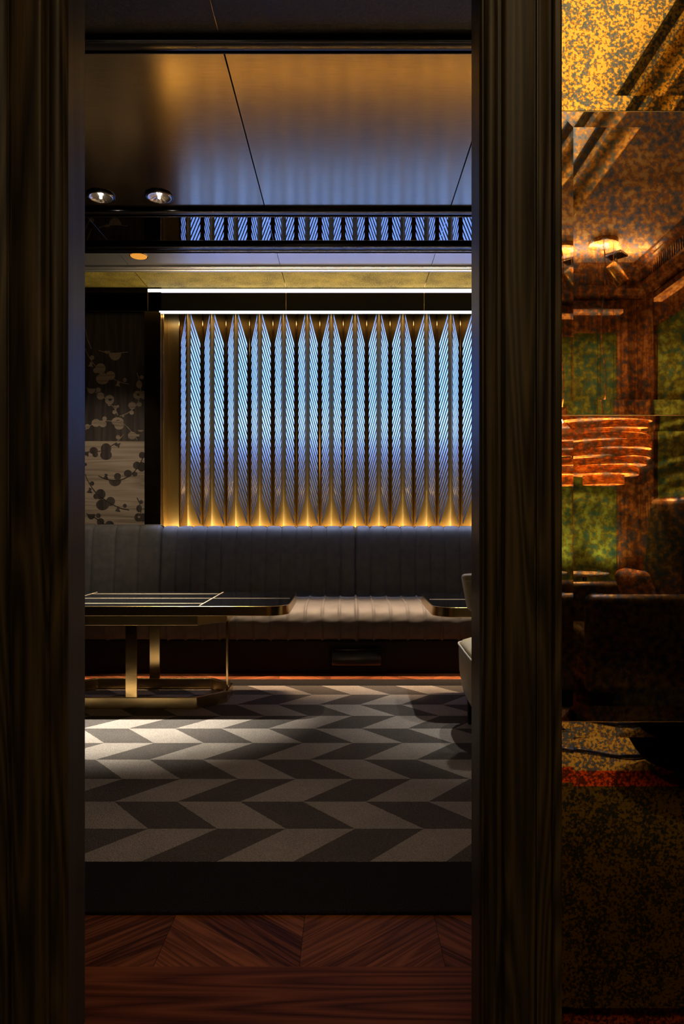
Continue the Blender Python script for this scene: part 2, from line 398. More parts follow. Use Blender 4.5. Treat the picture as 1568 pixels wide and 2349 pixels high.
def moulding(name, y0, y1, beads, mat='black_metal', drop=.018):
    pr = [(y0, ZC + .02), (y0, ZC - .004)]
    for (b0, b1, dz) in beads:
        for k in range(9):
            a = PI * k / 8; c = (b0 + b1) / 2
            pr.append((c - (b1 - b0) / 2 * math.cos(a), ZC - drop - dz * math.sin(a)))
    pr += [(y1, ZC - .004), (y1, ZC + .02)]
    mb = MB(); mb.prism(pr, XL, XR, 'x'); return struct(mb.build(name, mat, smooth=True))
moulding('trim_4', 2.735, 2.82, [(2.737, 2.805, .004), (2.807, 2.818, .006)], 'black_gloss', .02)
moulding('trim_5', 4.25, 4.335, [(4.252, 4.268, .006), (4.272, 4.312, .003), (4.316, 4.333, .008)], 'black_metal')
moulding('trim_6', 4.795, 4.915, [(4.797, 4.812, .007), (4.816, 4.862, .003), (4.866, 4.876, .006), (4.88, 4.905, .003), (4.907, 4.914, .007)], 'black_metal')
moulding('trim_7', 5.20, 5.30, [(5.202, 5.218, .005), (5.222, 5.24, .007), (5.245, 5.298, .014)], 'steel_band', .012)
# fascia over the feature screen
fb = MB()
for a, b in zip(edges[:-1], edges[1:]): fb.box(a + .003, b - .003, 5.705, 5.735, 2.873, 3.028)
struct(fb.build('trim_8', 'black_matte', bevel=.003))
jb = MB()
for x in JX: jb.box(x - .0018, x + .0018, 5.7035, 5.71, 2.874, 3.027)
struct(jb.build('trim_9', 'brass'))

# ------------------------------------------------------------------ lit strips
SX0, SX1 = X(375, 5.74), 2.25
o = MB().box(X(338, 5.70), SX1, 5.703, 5.725, 3.0305, 3.060).build('light_strip', 'led_white', bevel=.004)
tag(o, 'long white glowing light strip between the gilded ceiling band and the black fascia', 'light strip')
o = MB().box(X(365, 5.70), SX1, 5.700, 5.736, 2.859, 2.8725).build('light_strip', 'led_cool')
tag(o, 'thin cool white light line directly along the top of the slotted brass screen', 'light strip')

# ------------------------------------------------------------------ slotted, pleated brass screen
PITCH, Y_R, Y_V, ZB, ZT = .2035, 5.745, 5.885, 0., 3.02
scr = thing('feature_screen', 'backlit pleated brass wall screen with slanted slots glowing blue', 'wall screen', (0, 0, 0))
def facet(mb, xr, xv, th=.0018):
    """plate from ridge (xr, Y_R) to valley (xv, Y_V) with slanted slots that fall from ridge to valley"""
    dv = Vector((xv - xr, Y_V - Y_R, 0)); nrm = Vector((dv.y, -dv.x, 0)).normalized()
    if nrm.y < 0: nrm = -nrm
    off = tuple(nrm * th)
    P = lambda u, z: (xr + dv.x * u, Y_R + dv.y * u, z)
    u0, u1, drop, sp, sl = .21, .83, .235, .0667, .039
    z0, n = 2.872, 24
    mb.plate([P(0, ZB), P(u0, ZB), P(u0, ZT), P(0, ZT)], off)
    mb.plate([P(u1, ZB), P(1, ZB), P(1, ZT), P(u1, ZT)], off)
    mb.plate([P(u0, z0), P(u1, z0 - drop), P(u1, ZT), P(u0, ZT)], off)
    for k in range(n):
        a = z0 - k * sp - sl
        b = z0 - (k + 1) * sp if k < n - 1 else None
        if b is not None: mb.plate([P(u0, b), P(u1, b - drop), P(u1, a - drop), P(u0, a)], off)
        else: mb.plate([P(u0, ZB), P(u1, ZB), P(u1, a - drop), P(u0, a)], off)
mb = MB(); facet(mb, 0, -PITCH / 2); facet(mb, 0, PITCH / 2)
V0 = -.0385
k0, k1 = -7, 10
first = None
for k in range(k0, k1 + 1):
    xr = V0 + PITCH * (k + .5)
    if first is None: first = p = mb.build('pleat', 'brass_screen', scr)
    else: p = first.copy(); C.objects.link(p); p.parent = scr
    p.location = (xr, 0, 0)
xl = V0 + PITCH * k0
MB().box(SX0, xl, Y_V - .004, Y_V, ZB, ZT).build('side_panel', 'brass_screen', scr)
MB().box(SX0 - .012, SX0, Y_V - .13, YB - .01, ZB, ZT).build('side_return', 'brass_satin', scr)
for k in range(k0, k1 + 2):
    xv = V0 + PITCH * k
    MB().box(xv - .0025, xv + .0025, Y_V - .012, Y_V - .003, ZB, ZT).build('joint_strip', 'brass', scr)
# fill behind the screen's sides and top
struct(MB().box(SX0 - .16, SX0 - .03, 5.90, YB, 0, ZC).build('wall_back_return', 'black_matte'))
struct(MB().box(SX0, SX1 + .2, 5.74, YB, 3.03, ZC).build('trim_10', 'black_matte'))
# blue lamps inside the cavity, shining on its white back wall
area('cavity_lamp', (.3, 5.93, 2.30), (PI / 2, 0, 0), 3.9, 1.0, 185, (.13, .315, 1.))
area('cavity_lamp_core', (.3, 5.93, 2.36), (PI / 2, 0, 0), 3.9, .45, 190, (.70, .81, 1.))
# warm strip at the foot of the screen (behind the sofa back), shining up
area('foot_strip', (.32, 5.712, 1.0), (PI + math.radians(-4), 0, 0), 3.8, .03, 88, (1, .74, .37))
area('foot_beam', (.32, 5.706, 1.01), (PI + math.radians(-6), 0, 0), 3.8, .02, 15, (1, .72, .34), math.radians(50))
area('head_strip', (.32, 5.712, 2.856), (math.radians(6), 0, 0), 3.8, .02, 3, (1, .72, .38))

# brass pier and marquetry panel on the left
o = MB().box(X(331, 5.70), X(375, 5.74) - .014, 5.70, 5.88, 0, Z(715, 5.70)).build('brass_pilaster', 'brass_dark', bevel=.002)
tag(o, 'dark polished brass pilaster between the marquetry panel and the slotted screen', 'pilaster')
PD = 5.74
mp = MB(); zb, zt, zm = 0., Z(718, PD), Z(1012, PD)
px0, px1 = -2.74, X(331, 5.70)
mp.box(px0, px1, PD, PD + .03, zm, zt, 0).box(px0, px1, PD, PD + .03, zb, zm, 1)
def cp(x, y): return (X(196 + x * .23, PD), Z(690 + y * .23, PD))
KX = .23 / F * PD
LAY = [0]
def lay_y():
    LAY[0] += 1; return PD - .0008 - LAY[0] * .00001
def disc(cx, cy, rx, ry=None, mi=1, hole=0, half=None, lay=0):
    ry = ry or rx; c = cp(cx, cy); n = 26
    a0, a1 = {None: (0, 2 * PI), 'low': (PI, 2 * PI), 'up': (0, PI)}[half]
    pts = []
    for k in range(n):
        a = a0 + (a1 - a0) * (k / n if half is None else k / (n - 1)); pts.append((c[0] + rx * KX * math.cos(a), c[1] + ry * KX * math.sin(a)))
    pts = [(min(max(p[0], px0), px1), p[1]) for p in pts]
    d = lay_y()
    mp.prism(pts, d, PD + .001, 'y', mi)
    if hole:
        hp = [(c[0] + hole * KX * (math.cos(2 * PI * k / 16) + .3), c[1] + hole * .7 * KX * (math.sin(2 * PI * k / 16) + .3)) for k in range(16)]
        mp.prism(hp, lay_y(), PD + .001, 'y', 1 - mi)
def stem(pts, mi, wd=6.5):
    q = [cp(*p) for p in pts]; L = []; R = []
    sm = []
    for i in range(len(q) - 1):                     # Catmull-Rom
        p0, p1, p2, p3 = q[max(i - 1, 0)], q[i], q[i + 1], q[min(i + 2, len(q) - 1)]
        for s in range(5):
            t = s / 5
            sm.append(tuple(.5 * (2 * p1[c] + (p2[c] - p0[c]) * t + (2 * p0[c] - 5 * p1[c] + 4 * p2[c] - p3[c]) * t * t + (3 * p1[c] - p0[c] - 3 * p2[c] + p3[c]) * t ** 3) for c in (0, 1)))
    sm.append(q[-1]); w2 = wd * KX
    for i in range(len(sm) - 1):
        a, b = Vector(sm[i]), Vector(sm[i + 1]); t = (b - a).normalized(); n = Vector((-t.y, t.x)) * w2 * .5; e = t * w2 * .2
        mp.prism([tuple(a - n - e), tuple(b - n + e), tuple(b + n + e), tuple(a + n - e)], lay_y(), PD + .001, 'y', mi)
def bud(x, y, mi, a=0):
    c = Vector(cp(x, y)); pts = []
    for ux, uy in ((-14, -26), (16, -20), (10, 0), (28, 22), (-26, 24), (-12, 2)):
        ca, sa = math.cos(a), math.sin(a)
        pts.append((c.x + KX * (ux * ca - uy * sa), c.y - KX * (ux * sa + uy * ca)))
    mp.prism(pts, lay_y(), PD + .001, 'y', mi)
MOT = [(65, 1822, 22), (150, 1930, 50, 52), (105, 1950, 27), (170, 2035, 65, 54), (250, 2000, 45), (392, 2045, 20), (128, 2143, 24), (150, 2205, 37), (240, 2240, 46)]
for c in MOT:
    disc(*c, mi=0)
    if c[1] < 2300: disc(c[0], c[1] - 1255, *c[2:], mi=1)
disc(240, 990, 45, 45, 1, 18); disc(237, 1032, 18); disc(288, 1110, 20)
for c in [(20, 1255, 25), (105, 1218, 44, 40), (190, 1175, 22), (172, 1228, 38, 32), (320, 1205, 60, 44, 1, 20), (335, 1240, 48, 46), (465, 1345, 42, 38), (325, 1360, 22),
          (465, 1045, 38), (535, 1033, 25), (460, 1115, 22), (375, 1150, 12), (520, 940, 44, 42, 1, 16), (575, 940, 28, 42), (560, 763, 20), (535, 835, 30, 38)]: disc(*c)
disc(295, 520, 62, 75, 1, 0, 'low'); disc(215, 500, 30, 28, 1, 0, 'low'); disc(58, 875, 40, 52, 1, 0, 'low'); disc(550, 1288, 30, 18, 1, 0, 'low')
for c in [(82, 1495, 42, 36), (98, 1533, 28), (205, 1475, 52, 54), (205, 1537, 58, 50), (0, 1632, 15), (320, 1752, 35), (423, 1722, 40, 36), (492, 1728, 24), (512, 1642, 38), (560, 1655, 40, 48), (565, 1540, 32),
          (555, 2007, 20), (535, 2072, 28, 36), (530, 2160, 44, 42, 0, 16), (575, 2160, 28, 42)]:
    c = list(c) + [c[2]] * (4 - len(c)) if len(c) < 4 else list(c)
    disc(c[0], c[1], c[2], c[3], 0, c[5] if len(c) > 5 else 0)
disc(295, 1792, 62, 56, 0, 0, 'low'); disc(58, 2128, 40, 52, 0, 0, 'low')
for p in [[(0, 480), (20, 530), (90, 640), (190, 725), (300, 790), (360, 815), (435, 832)], [(10, 868), (100, 910), (190, 970), (260, 1040), (300, 1090), (322, 1140)],
          [(340, 1150), (420, 1120), (500, 1050), (540, 960), (550, 860), (515, 720)], [(0, 1285), (70, 1230), (140, 1200), (220, 1198), (290, 1205), (390, 1235), (460, 1310), (515, 1385)],
          [(380, 1332), (350, 1368), (322, 1398)], [(130, 492), (200, 515), (295, 522), (420, 512)], [(0, 280), (20, 380), (60, 480)]]: stem(p, 1)
for p in [[(0, 1510), (100, 1505), (180, 1490), (250, 1450), (310, 1415)], [(0, 1730), (20, 1785), (90, 1895), (190, 1980), (300, 2045), (360, 2070), (435, 2085)], [(10, 2123), (100, 2165), (190, 2225), (240, 2260)],
          [(130, 1745), (200, 1775), (290, 1790), (380, 1775), (470, 1720), (540, 1630), (570, 1570)], [(550, 2160), (553, 2090), (540, 2020), (515, 1965)]]: stem(p, 0)
for b in [(55, 635, 1, .2), (325, 830, 1, .2), (312, 1060, 1, 1.2), (515, 1345, 1, 1.6)]: bud(*b)
for b in [(320, 1435, 0, -1.2), (205, 1750, 0, .1), (45, 1890, 0, .2), (325, 2075, 0, .2), (8, 1525, 0, -1.5)]: bud(*b)
o = mp.build('marquetry_panel', ['wood_up', 'wood_low'], fix=False)
tag(o, 'wood wall panel inlaid with berry vines, pale below and dark above', 'wall panel')
struct(MB().box(XL, SX0 - .16, PD + .031, YB, 0, ZC).build('wall_back_left', 'dark_wall'))
struct(MB().box(XL, SX0 - .012, 5.705, PD + .03, zt, ZC).build('trim_11', 'black_matte'))

# ------------------------------------------------------------------ banquette
def catmull(pts, n=5):
    out = []
    for i in range(len(pts) - 1):
        p0, p1, p2, p3 = pts[max(i - 1, 0)], pts[i], pts[i + 1], pts[min(i + 2, len(pts) - 1)]
        for s in range(n):
            t = s / n
            out.append(tuple(.5 * (2 * p1[c] + (p2[c] - p0[c]) * t + (2 * p0[c] - 5 * p1[c] + 4 * p2[c] - p3[c]) * t * t + (3 * p1[c] - p0[c] - 3 * p2[c] + p3[c]) * t ** 3) for c in (0, 1)))
    out.append(pts[-1]); return out
def channelled(name, prof, x0, x1, n, parent, depth=.016, close=None, wob=0., label=None):
    """stitched channel upholstery: profile (y,z) swept along x, seams pulled in along the normal"""
    prof = catmull(prof); rs = []; m = 16
    nor = []
    for i in range(len(prof)):
        a, b = prof[max(i - 1, 0)], prof[min(i + 1, len(prof) - 1)]
        t = Vector((b[0] - a[0], b[1] - a[1])).normalized(); nor.append((-t.y, t.x))
    xs = [x0 + (x1 - x0) * k / (n * m) for k in range(n * m + 1)]
    rows = []
    for ki, x in enumerate(xs):
        s = (ki % m) / m; e = abs(2 * s - 1)
        pull = depth * (.25 * e ** 3 + .75 * e ** 16)
        if ki in (0, n * m): pull = depth * 1.3
        elif ki in (1, n * m - 1): pull = depth * .7
        row = []
        for i, (p, q) in enumerate(zip(prof, nor)):
            wv = wob * (math.sin(x * 23 + i * .9) + math.sin(x * 41 - i * 1.7)) if wob else 0
            row.append((x, p[0] + q[0] * (pull + wv), p[1] + q[1] * (pull + wv)))
        rows.append(row)
    mb = MB(); mb.rings(rows, closed=False)
    nP = len(prof)
    mb.f.append(tuple(range(nP))); mb.f.append(tuple((len(rows) - 1) * nP + i for i in range(nP))[::-1]); mb.m += [0, 0]
    # back face closing the profile
    mb.f += [(k * nP, (k + 1) * nP, (k + 1) * nP + nP - 1, k * nP + nP - 1) for k in range(len(rows) - 1)]; mb.m += [0] * (len(rows) - 1)
    o = mb.build(name, 'leather', parent, smooth='all')
    if label: o['label'] = label
    return o
BACK = [(5.62, .40), (5.52, .42), (5.515, .50), (5.535, .70), (5.558, .90), (5.575, 1.00), (5.598, 1.038), (5.63, 1.052), (5.665, 1.045), (5.69, 1.00), (5.695, .42)]
SEAT = [(5.52, .30), (5.53, .468), (5.40, .476), (5.15, .480), (4.99, .474), (4.90, .448), (4.855, .39), (4.85, .32), (4.862, .262), (4.90, .238), (4.98, .236)]
CW = .1234
xg0, xg1 = .064 - 13 * CW, .064
def banquette(x0, x1, n, label, dz=0.):
    t = thing('banquette_section', label, 'banquette', ((x0 + x1) / 2, 5.3, 0), 'charcoal banquette sections along the back wall')
    r = t.location
    def shift(o): o.location = (-r[0], -r[1], 0); return o
    bk = [(y, z + (dz if z > .6 else 0)) for y, z in BACK]
    shift(channelled('backrest', bk[::-1], x0 + .0004, x1 - .0004, n, t, .017))
    shift(channelled('seat_cushion', SEAT[::-1], x0 + .0004, x1 - .0004, n, t, .014, wob=.0006))
    shift(MB().box(x0, x1, 4.872, 5.69, 0, .236).box(x0, x1, 5.53, 5.69, .236, .40).build('plinth', 'black_matte', t))
    return t
banquette(xg0, xg1, 13, 'middle banquette section of charcoal leather, behind the long brass table')
banquette(xg1, xg1 + 13 * CW, 13, 'right-hand banquette section of charcoal leather, behind the cream armchair')
banquette(xg0 - 1.14, xg0, 6, 'left-hand banquette section with wider channels, below the marquetry panel', .012)
# recessed vent panel in the plinth
vx0, vx1 = X(738, 4.87), X(890, 4.87)
v = thing('plinth_vent', 'dark recessed vent panel in the plinth under the banquette joint', 'vent', ((vx0 + vx1) / 2, 4.87, 0))
cxv = (vx0 + vx1) / 2
fr = MB().box(vx0 - cxv, vx1 - cxv, -.008, -.001, .212, .228).box(vx0 - cxv, vx1 - cxv, -.008, -.001, .012, .03).box(vx0 - cxv, vx0 - cxv + .05, -.008, -.001, .03, .212).box(vx1 - cxv - .02, vx1 - cxv, -.008, -.001, .03, .212)
fr.build('vent_frame', 'black_matte', v)
rbox('vent_cover', (.36, .03, .13), 'black_gloss', (.01, -.0165, .12), .012, 4, v)

# ------------------------------------------------------------------ rug
RX0, RX1 = -2.35, 2.35
rug = thing('chevron_rug', 'grey and taupe chevron carpet with a broad black border, under the tables', 'rug', (0, 3.3, 0))
def at0(o, p): o.parent = p; o.location = tuple(-c for c in p.location); return o
at0(MB().box(RX0 + .27, RX1 - .27, RUG0, RUG0 + 10 * ROW, 0, .012).build('rug_field', 'rug_field'), rug)
b = MB().box(RX0, RX1, 1.884, RUG0, 0, .0115).box(RX0, RX1, RUG0 + 10 * ROW, 4.648, 0, .0115).box(RX0, RX0 + .27, RUG0, RUG0 + 10 * ROW, 0, .0115).box(RX1 - .27, RX1, RUG0, RUG0 + 10 * ROW, 0, .0115)
at0(b.build('rug_border', 'rug_border', bevel=.004), rug)['label'] = 'black border of the carpet'

# ------------------------------------------------------------------ tables
def rrect(hx, hy, r, n=8):
    pts = []
    for cx, cy, a0 in ((hx - r, hy - r, 0), (-hx + r, hy - r, PI / 2), (-hx + r, -hy + r, PI), (hx - r, -hy + r, 3 * PI / 2)):
        for k in range(n + 1):
            a = a0 + PI / 2 * k / n; pts.append((cx + r * math.cos(a), cy + r * math.sin(a)))
    return pts
def octa(hx, hy, c): return [(hx, -hy + c), (hx, hy - c), (hx - c, hy), (-hx + c, hy), (-hx, hy - c), (-hx, -hy + c), (-hx + c, -hy), (hx - c, -hy)]
def frame_ring(mb, outer, inner, z0, z1):
    n = len(outer)
    vs = [(x, y, z0) for x, y in outer] + [(x, y, z1) for x, y in outer] + [(x, y, z0) for x, y in inner] + [(x, y, z1) for x, y in inner]
    fs = []
    for i in range(n):
        j = (i + 1) % n
        fs += [(i, j, n + j, n + i), (2 * n + j, 2 * n + i, 3 * n + i, 3 * n + j), (n + i, n + j, 3 * n + j, 3 * n + i), (j, i, 2 * n + i, 2 * n + j)]
    return mb.add(vs, fs)
ZT_ = .612
def make_table(loc, label):
    t = thing('brass_table', label, 'table', loc, 'black glass tables on brass frames')
    HX, HY = .9175, .375
    rim = MB(); frame_ring(rim, rrect(HX, HY, .12, 12), rrect(HX - .006, HY - .006, .115, 12), ZT_ - .056, ZT_ - .002)
    rim.prism(rrect(HX - .006, HY - .006, .115, 12), ZT_ - .056, ZT_ - .04)
    rim.build('rim', 'brass_rim', t, smooth=True, bevel=.002)
    top = MB().prism(rrect(HX - .0065, HY - .0065, .115, 12), ZT_ - .04, ZT_ - .001).build('tabletop', 'black_glass', t)
    for yy in (.257, 0, -.257):
        L = HX - .02 if yy == 0 else .421
        MB().box(-L, L, yy - .007, yy + .007, ZT_ - .002, ZT_ + .0012).build('inlay_line', 'brass_inlay', top)['label'] = 'thin brass inlay line'
    for xx in (.421, -.421): MB().box(xx - .004, xx + .004, -HY + .012, HY - .012, ZT_ - .002, ZT_ + .0010).build('inlay_line', 'brass_inlay', top)['label'] = 'thin brass inlay line'
    MB().prism(octa(.53, .25, .145), ZT_ - .128, ZT_ - .056).build('apron', 'brass_satin', t, bevel=.0015)
    bf = MB(); frame_ring(bf, octa(.53, .25, .15), octa(.505, .225, .14), .0, .066); bf.build('base_frame', 'brass_satin', t, bevel=.002)
    for (x, y, hx, hy) in ((0, -.2375, .033, .0065), (0, .2375, .033, .0065), (.5175, 0, .0065, .033), (-.5175, 0, .0065, .033)):
        MB().box(x - hx, x + hx, y - hy, y + hy, .066, ZT_ - .128).build('leg', 'brass', t, bevel=.0015)
    return t
make_table((-1.2525, 4.155, .012), 'long low brass table with black glass top, on the left side of the rug')
make_table((1.394, 4.10, .012), 'black glass and brass table behind the cream armchair at the right')

# ------------------------------------------------------------------ cream armchair
CX, CY = .885, 3.47
ch = thing('cream_armchair', 'cream leather tub armchair with pale piping, half hidden by the right door jamb', 'armchair', (CX, CY, .012))
def plan(a, rx, ry, p=2.7):
    c, s = math.cos(a), math.sin(a)
    return rx * math.copysign(abs(c) ** (2 / p), c), ry * math.copysign(abs(s) ** (2 / p), s)
NA = 64
def rim_z(a):
    # high at the sides, dipping at the back (towards -y) and a little at the front
    back = max(0, -math.sin(a)); front = max(0, math.sin(a))
    return .442 - .135 * (back ** 1.6) - .03 * front ** 2
lev = []
for (k, sc) in ((0, .70), (.10, .82), (.3, .93), (.6, .99), (.85, 1.0), (1., 1.0)):
    r = []
    for i in range(NA):
        a = 2 * PI * i / NA; x, y = plan(a, .305 * sc, .29 * sc); r.append((x, y, .10 + (rim_z(a) - .10) * k))
    lev.append(r)
shell = MB(); shell.rings(lev, True, True); shell_o = shell.build('shell', 'cream', ch, smooth='all')
cu = []
for (sc, dz) in ((.985, -.004), (.94, .020), (.82, .038), (.6, .046), (.3, .048), (.02, .048)):
    cu.append([(*plan(2 * PI * i / NA, .305 * sc, .29 * sc), (rim_z(2 * PI * i / NA) * min(1, sc * 1.0) + .40 * (1 - min(1, sc))) + dz) for i in range(NA)])
shell = MB(); shell.rings(cu, True, True); shell.build('seat_cushion', 'cream', ch, smooth='all')
MB().tube([(*plan(2 * PI * i / NA, .306, .291), rim_z(2 * PI * i / NA) + .002) for i in range(NA)], .005, 8, closed=True).build('piping', 'piping', shell_o, smooth='all')
def warp_back(x, y, z):
    w = 1 + .06 * (z / .085)
    return (x * w, y - .03 * (1 - (x / .30) ** 2) - .02 * (z / .085), z + .014 * (1 - (x / .3) ** 2) * (1 if z > 0 else 0))
bk = rbox('backrest', (.62, .085, .185), 'cream', (0, -.15, .735), .020, 5, ch, (0, 0, 0), warp_back)
pp = []
for k in range(25):
    x = -.302 + .604 * k / 24; q = warp_back(x, -.040, .064); pp.append((q[0], q[1] - .15 - .004, q[2] + .735))
pb = MB().tube(pp, .0045, 8).build('piping', 'piping', bk, smooth='all'); pb.location = (0, .15, -.735)
MB().box(-.05, .05, -.20, -.175, .24, .70).build('back_post', 'black_metal', ch, bevel=.004)
for sx in (-1, 1):
    for sy in (-1, 1):
        MB().box(sx * .205 - .035, sx * .205 + .035, sy * .155 - .02, sy * .155 + .02, 0, .125).build('leg', 'black_matte', ch, bevel=.003)

# ------------------------------------------------------------------ downlights
def make_downlight(loc, label):
    t = thing('downlight', label, 'downlight', loc, 'recessed ceiling downlights')
    MB().lathe([(.064, .0), (.081, -.001), (.084, -.008), (.080, -.013), (.074, -.011), (.070, -.006)], n=48).build('trim_ring', 'black_metal', t, smooth='all')
    MB().lathe([(.0725, -.010), (.071, -.014), (.066, -.013), (.064, -.008)], n=48).build('inner_ring', 'chrome', t, smooth='all')
    rf = MB(); n = 28; rings = []
    for r, z in ((.0655, -.0125), (.055, -.006), (.04, -.003), (.02, -.001), (.008, -.0006)):
        rings.append([(r * math.cos(2 * PI * i / n), r * math.sin(2 * PI * i / n), z + (.0012 if i % 2 else -.0012) * r / .06) for i in range(n)])
    rfo = rf.rings(rings, True, False).build('reflector', 'reflector', t)
    MB().lathe([(.001, -.018), (.006, -.017), (.008, -.011), (.007, -.003), (.001, -.001)], n=14, cap=True).build('bulb', 'bulb', rfo, smooth='all')
    return t
DY = 1.97 * F / (PY - 449)
dls = [(X(231, DY), 'recessed round halogen downlight nearest the left door jamb'), (X(365, DY), 'recessed round halogen downlight, the right-hand one of the pair in the ceiling')]
for x, l in dls:
    make_downlight((x, DY, ZC), l)
    spot('downlight_beam', (x, DY, ZC - .03), (x + .04, DY - .20, 0), 700, (1, .90, .78), 38, .85, .025)
spot('panel_wash', (dls[0][0], DY, ZC - .03), (-2.15, 5.74, 1.2), 100, (1, .82, .62), 44, 1., .025)
for x, l in ((.87, 'unseen downlight added above the right-hand table, nearer the doorway'), (1.22, 'unseen downlight added above the right-hand table, nearer the right wall')):
    make_downlight((x, DY, ZC), l)  # unseen pair added to light the armchair and carpet on the right
    spot('downlight_beam', (x, DY, ZC - .03), (x - .08, DY - .22, 0), 135, (1, .93, .86), 44, 1., .025)
dd = 1.97 * F / (PY - 587)
o = MB().lathe([(.001, -.006), (.058, -.006), (.060, -.004)], n=40).build('ceiling_lens', 'amber', smooth=True)
o.location = (X(318, dd), dd, ZC)
tag(o, 'small round amber ceiling lens in the bluish steel band', 'ceiling light')
MB().lathe([(.060, -.002), (.066, -.004), (.067, 0), (.060, 0)], n=40).build('lens_ring', 'brass', o, smooth=True)

area('head_wash', (.3, 5.732, 2.855), (math.radians(-2.2), 0, 0), 3.9, .012, 7, (.52, .62, 1.), math.radians(12))
spot('entry_fill', (-.12, 1.9, 3.04), (-.12, 1.85, 0), 27, (1, .68, .42), 62, .9, .03)  # unseen warm fill added to brighten the parquet and near rug
# warm cove light washing the seat and the far floor
area('cove_wash', (.2, 5.33, 3.03), (math.radians(-9.5), 0, 0), 4.2, .03, 37, (1, .66, .40), math.radians(27))

# ------------------------------------------------------------------ antique mirror panels right of the casing
MX0, MX1 = X(1278, DW0), 1.25
MY = DW0 - .004
joints = [3.24] + [Z(v, MY) for v in (256, 953, 1655)] + [.33 - .62]
pix = F / MY
labs = ['mottled antique mirror panel reaching the top of the wall, showing the gold ceiling', 'tall antique mirror panel showing the spotlight and the wires of the lamp',
        'tall antique mirror panel showing the copper ribbon lamp and armchair', 'lowest antique mirror panel showing the red striped carpet']
for k in range(4):
    z1, z0 = joints[k] - .0012, max(joints[k + 1], .004) + .0012
    bw, rise = .031, -.0012
    x0, x1 = MX0, MX0 + .60
    mb = MB()
    o_ = [(x0, z0), (x1, z0), (x1, z1), (x0, z1)]; i_ = [(x0 + bw, z0 + bw), (x1 - bw, z0 + bw), (x1 - bw, z1 - bw), (x0 + bw, z1 - bw)]
    vs = [(x, MY - .0015, z) for x, z in o_] + [(x, MY - .0015 - rise, z) for x, z in i_] + [(x, MY + .010, z) for x, z in o_]
    fs = [(4, 5, 6, 7)] + [(a, (a + 1) % 4, (a + 1) % 4 + 4, a + 4) for a in range(4)] + [(a + 8, (a + 1) % 4 + 8, (a + 1) % 4, a) for a in range(4)] + [(11, 10, 9, 8)]
    mb.add(vs, fs)
    o = mb.build('mirror_panel', 'antique_a' if k in (0, 3) else 'antique_b')
    tag(o, labs[k], 'mirror', 'bevelled antique mirror panels')
jm = MB()
for zz in joints[1:4]: jm.box(MX0, MX0 + .60, MY - .0006, MY + .004, zz - .0011, zz + .0011)
struct(jm.build('trim_12', 'brass_satin'))

# ------------------------------------------------------------------ room behind the camera (seen in the mirror)
def RY(D): return 2 * (MY) - D                      # real y of something seen at virtual depth D
YW = RY(5.30); XW = 2.33; Z2 = 3.07; XE = 1.46
struct(MB().box(-1.6, XW + .1, YW - .1, YW, 0, 3.4).build('wall_rear', 'green_fabric'))
struct(MB().box(XW, XW + .1, YW, DW0 + .012, 0, 3.4).build('wall_rear_right', 'green_fabric'))
struct(MB().box(-1.7, -1.6, YW, DW0 + .012, 0, 3.4).build('wall_rear_left', 'wood_rear'))
struct(MB().box(XE, XW, YW, DW0, Z2, Z2 + .03).box(-1.6, XE, YW, YW + .55, Z2, Z2 + .03).build('ceiling_soffit', 'rear_soffit'))
struct(MB().box(-1.6, XE + .1, YW, DW0, 3.26, 3.3).build('ceiling_coffer', 'rear_ceiling'))
struct(MB().box(XE - .006, XE, YW + .55, DW0, Z2 - .006, 3.26).build('trim_13', 'brass_satin'))
struct(MB().box(XE - .10, XE - .055, YW + .56, DW0 - .1, 3.235, 3.258).box(.85, .89, YW + .56, DW0 - .1, 3.235, 3.258).build('trim_14', 'black_matte'))
# crown moulding on the rear and right walls
crown = [(0, 0), (.15, 0), (.15, -.02), (.13, -.03), (.13, -.045), (.11, -.055), (.09, -.06), (.085, -.15), (.10, -.155), (.10, -.175), (.07, -.185), (.06, -.205), (.04, -.215), (.03, -.24), (0, -.25)]
cm = MB(); cm.prism([(YW + a, Z2 + z) for a, z in crown], -1.6, XW - .02, 'x'); cm.prism([(XW - a, Z2 + z) for a, z in crown], YW + .02, DW0 - .05, 'y')
for k in range(90):
    y = YW + .2 + k * .032
    if y < DW0 - .2: cm.box(XW - .093, XW - .08, y, y + .016, Z2 - .148, Z2 - .062)
for k in range(60):
    x = .5 + k * .03
    if x < XW - .15: cm.box(x, x + .015, YW + .08, YW + .093, Z2 - .148, Z2 - .062)
struct(cm.build('trim_15', 'wood_rear'))
tr = MB()
for xa, xb in ((X(1287, 5.3), X(1304, 5.3)), (X(1412, 5.3), XW)): tr.box(xa, xb, YW, YW + .035, 0, Z2 - .24)
tr.box(XW - .035, XW, YW, YW + .22, 0, Z2 - .24)
tr.box(.2, XW, YW, YW + .03, Z2 - .50, Z2 - .25).box(XW - .03, XW, YW, DW0 - .05, Z2 - .50, Z2 - .25)
struct(tr.build('trim_16', 'wood_rear', bevel=.006))
lg = MB().box(X(1306, 5.25), X(1424, 5.25), YW + .03, YW + .09, Z(721, 5.25), Z(713, 5.25)).box(XW - .09, XW - .03, YW + .35, DW0 - .3, Z(721, 5.25), Z(713, 5.25))
struct(lg.build('trim_17', 'wood_ledge'))
rr = MB().box(-1.4, 2.1, -1.15, 1.25, 0, .012).build('striped_rug', 'rear_rug')
tag(rr, 'mottled carpet with red stripes reflected in the lowest mirror panel', 'rug')

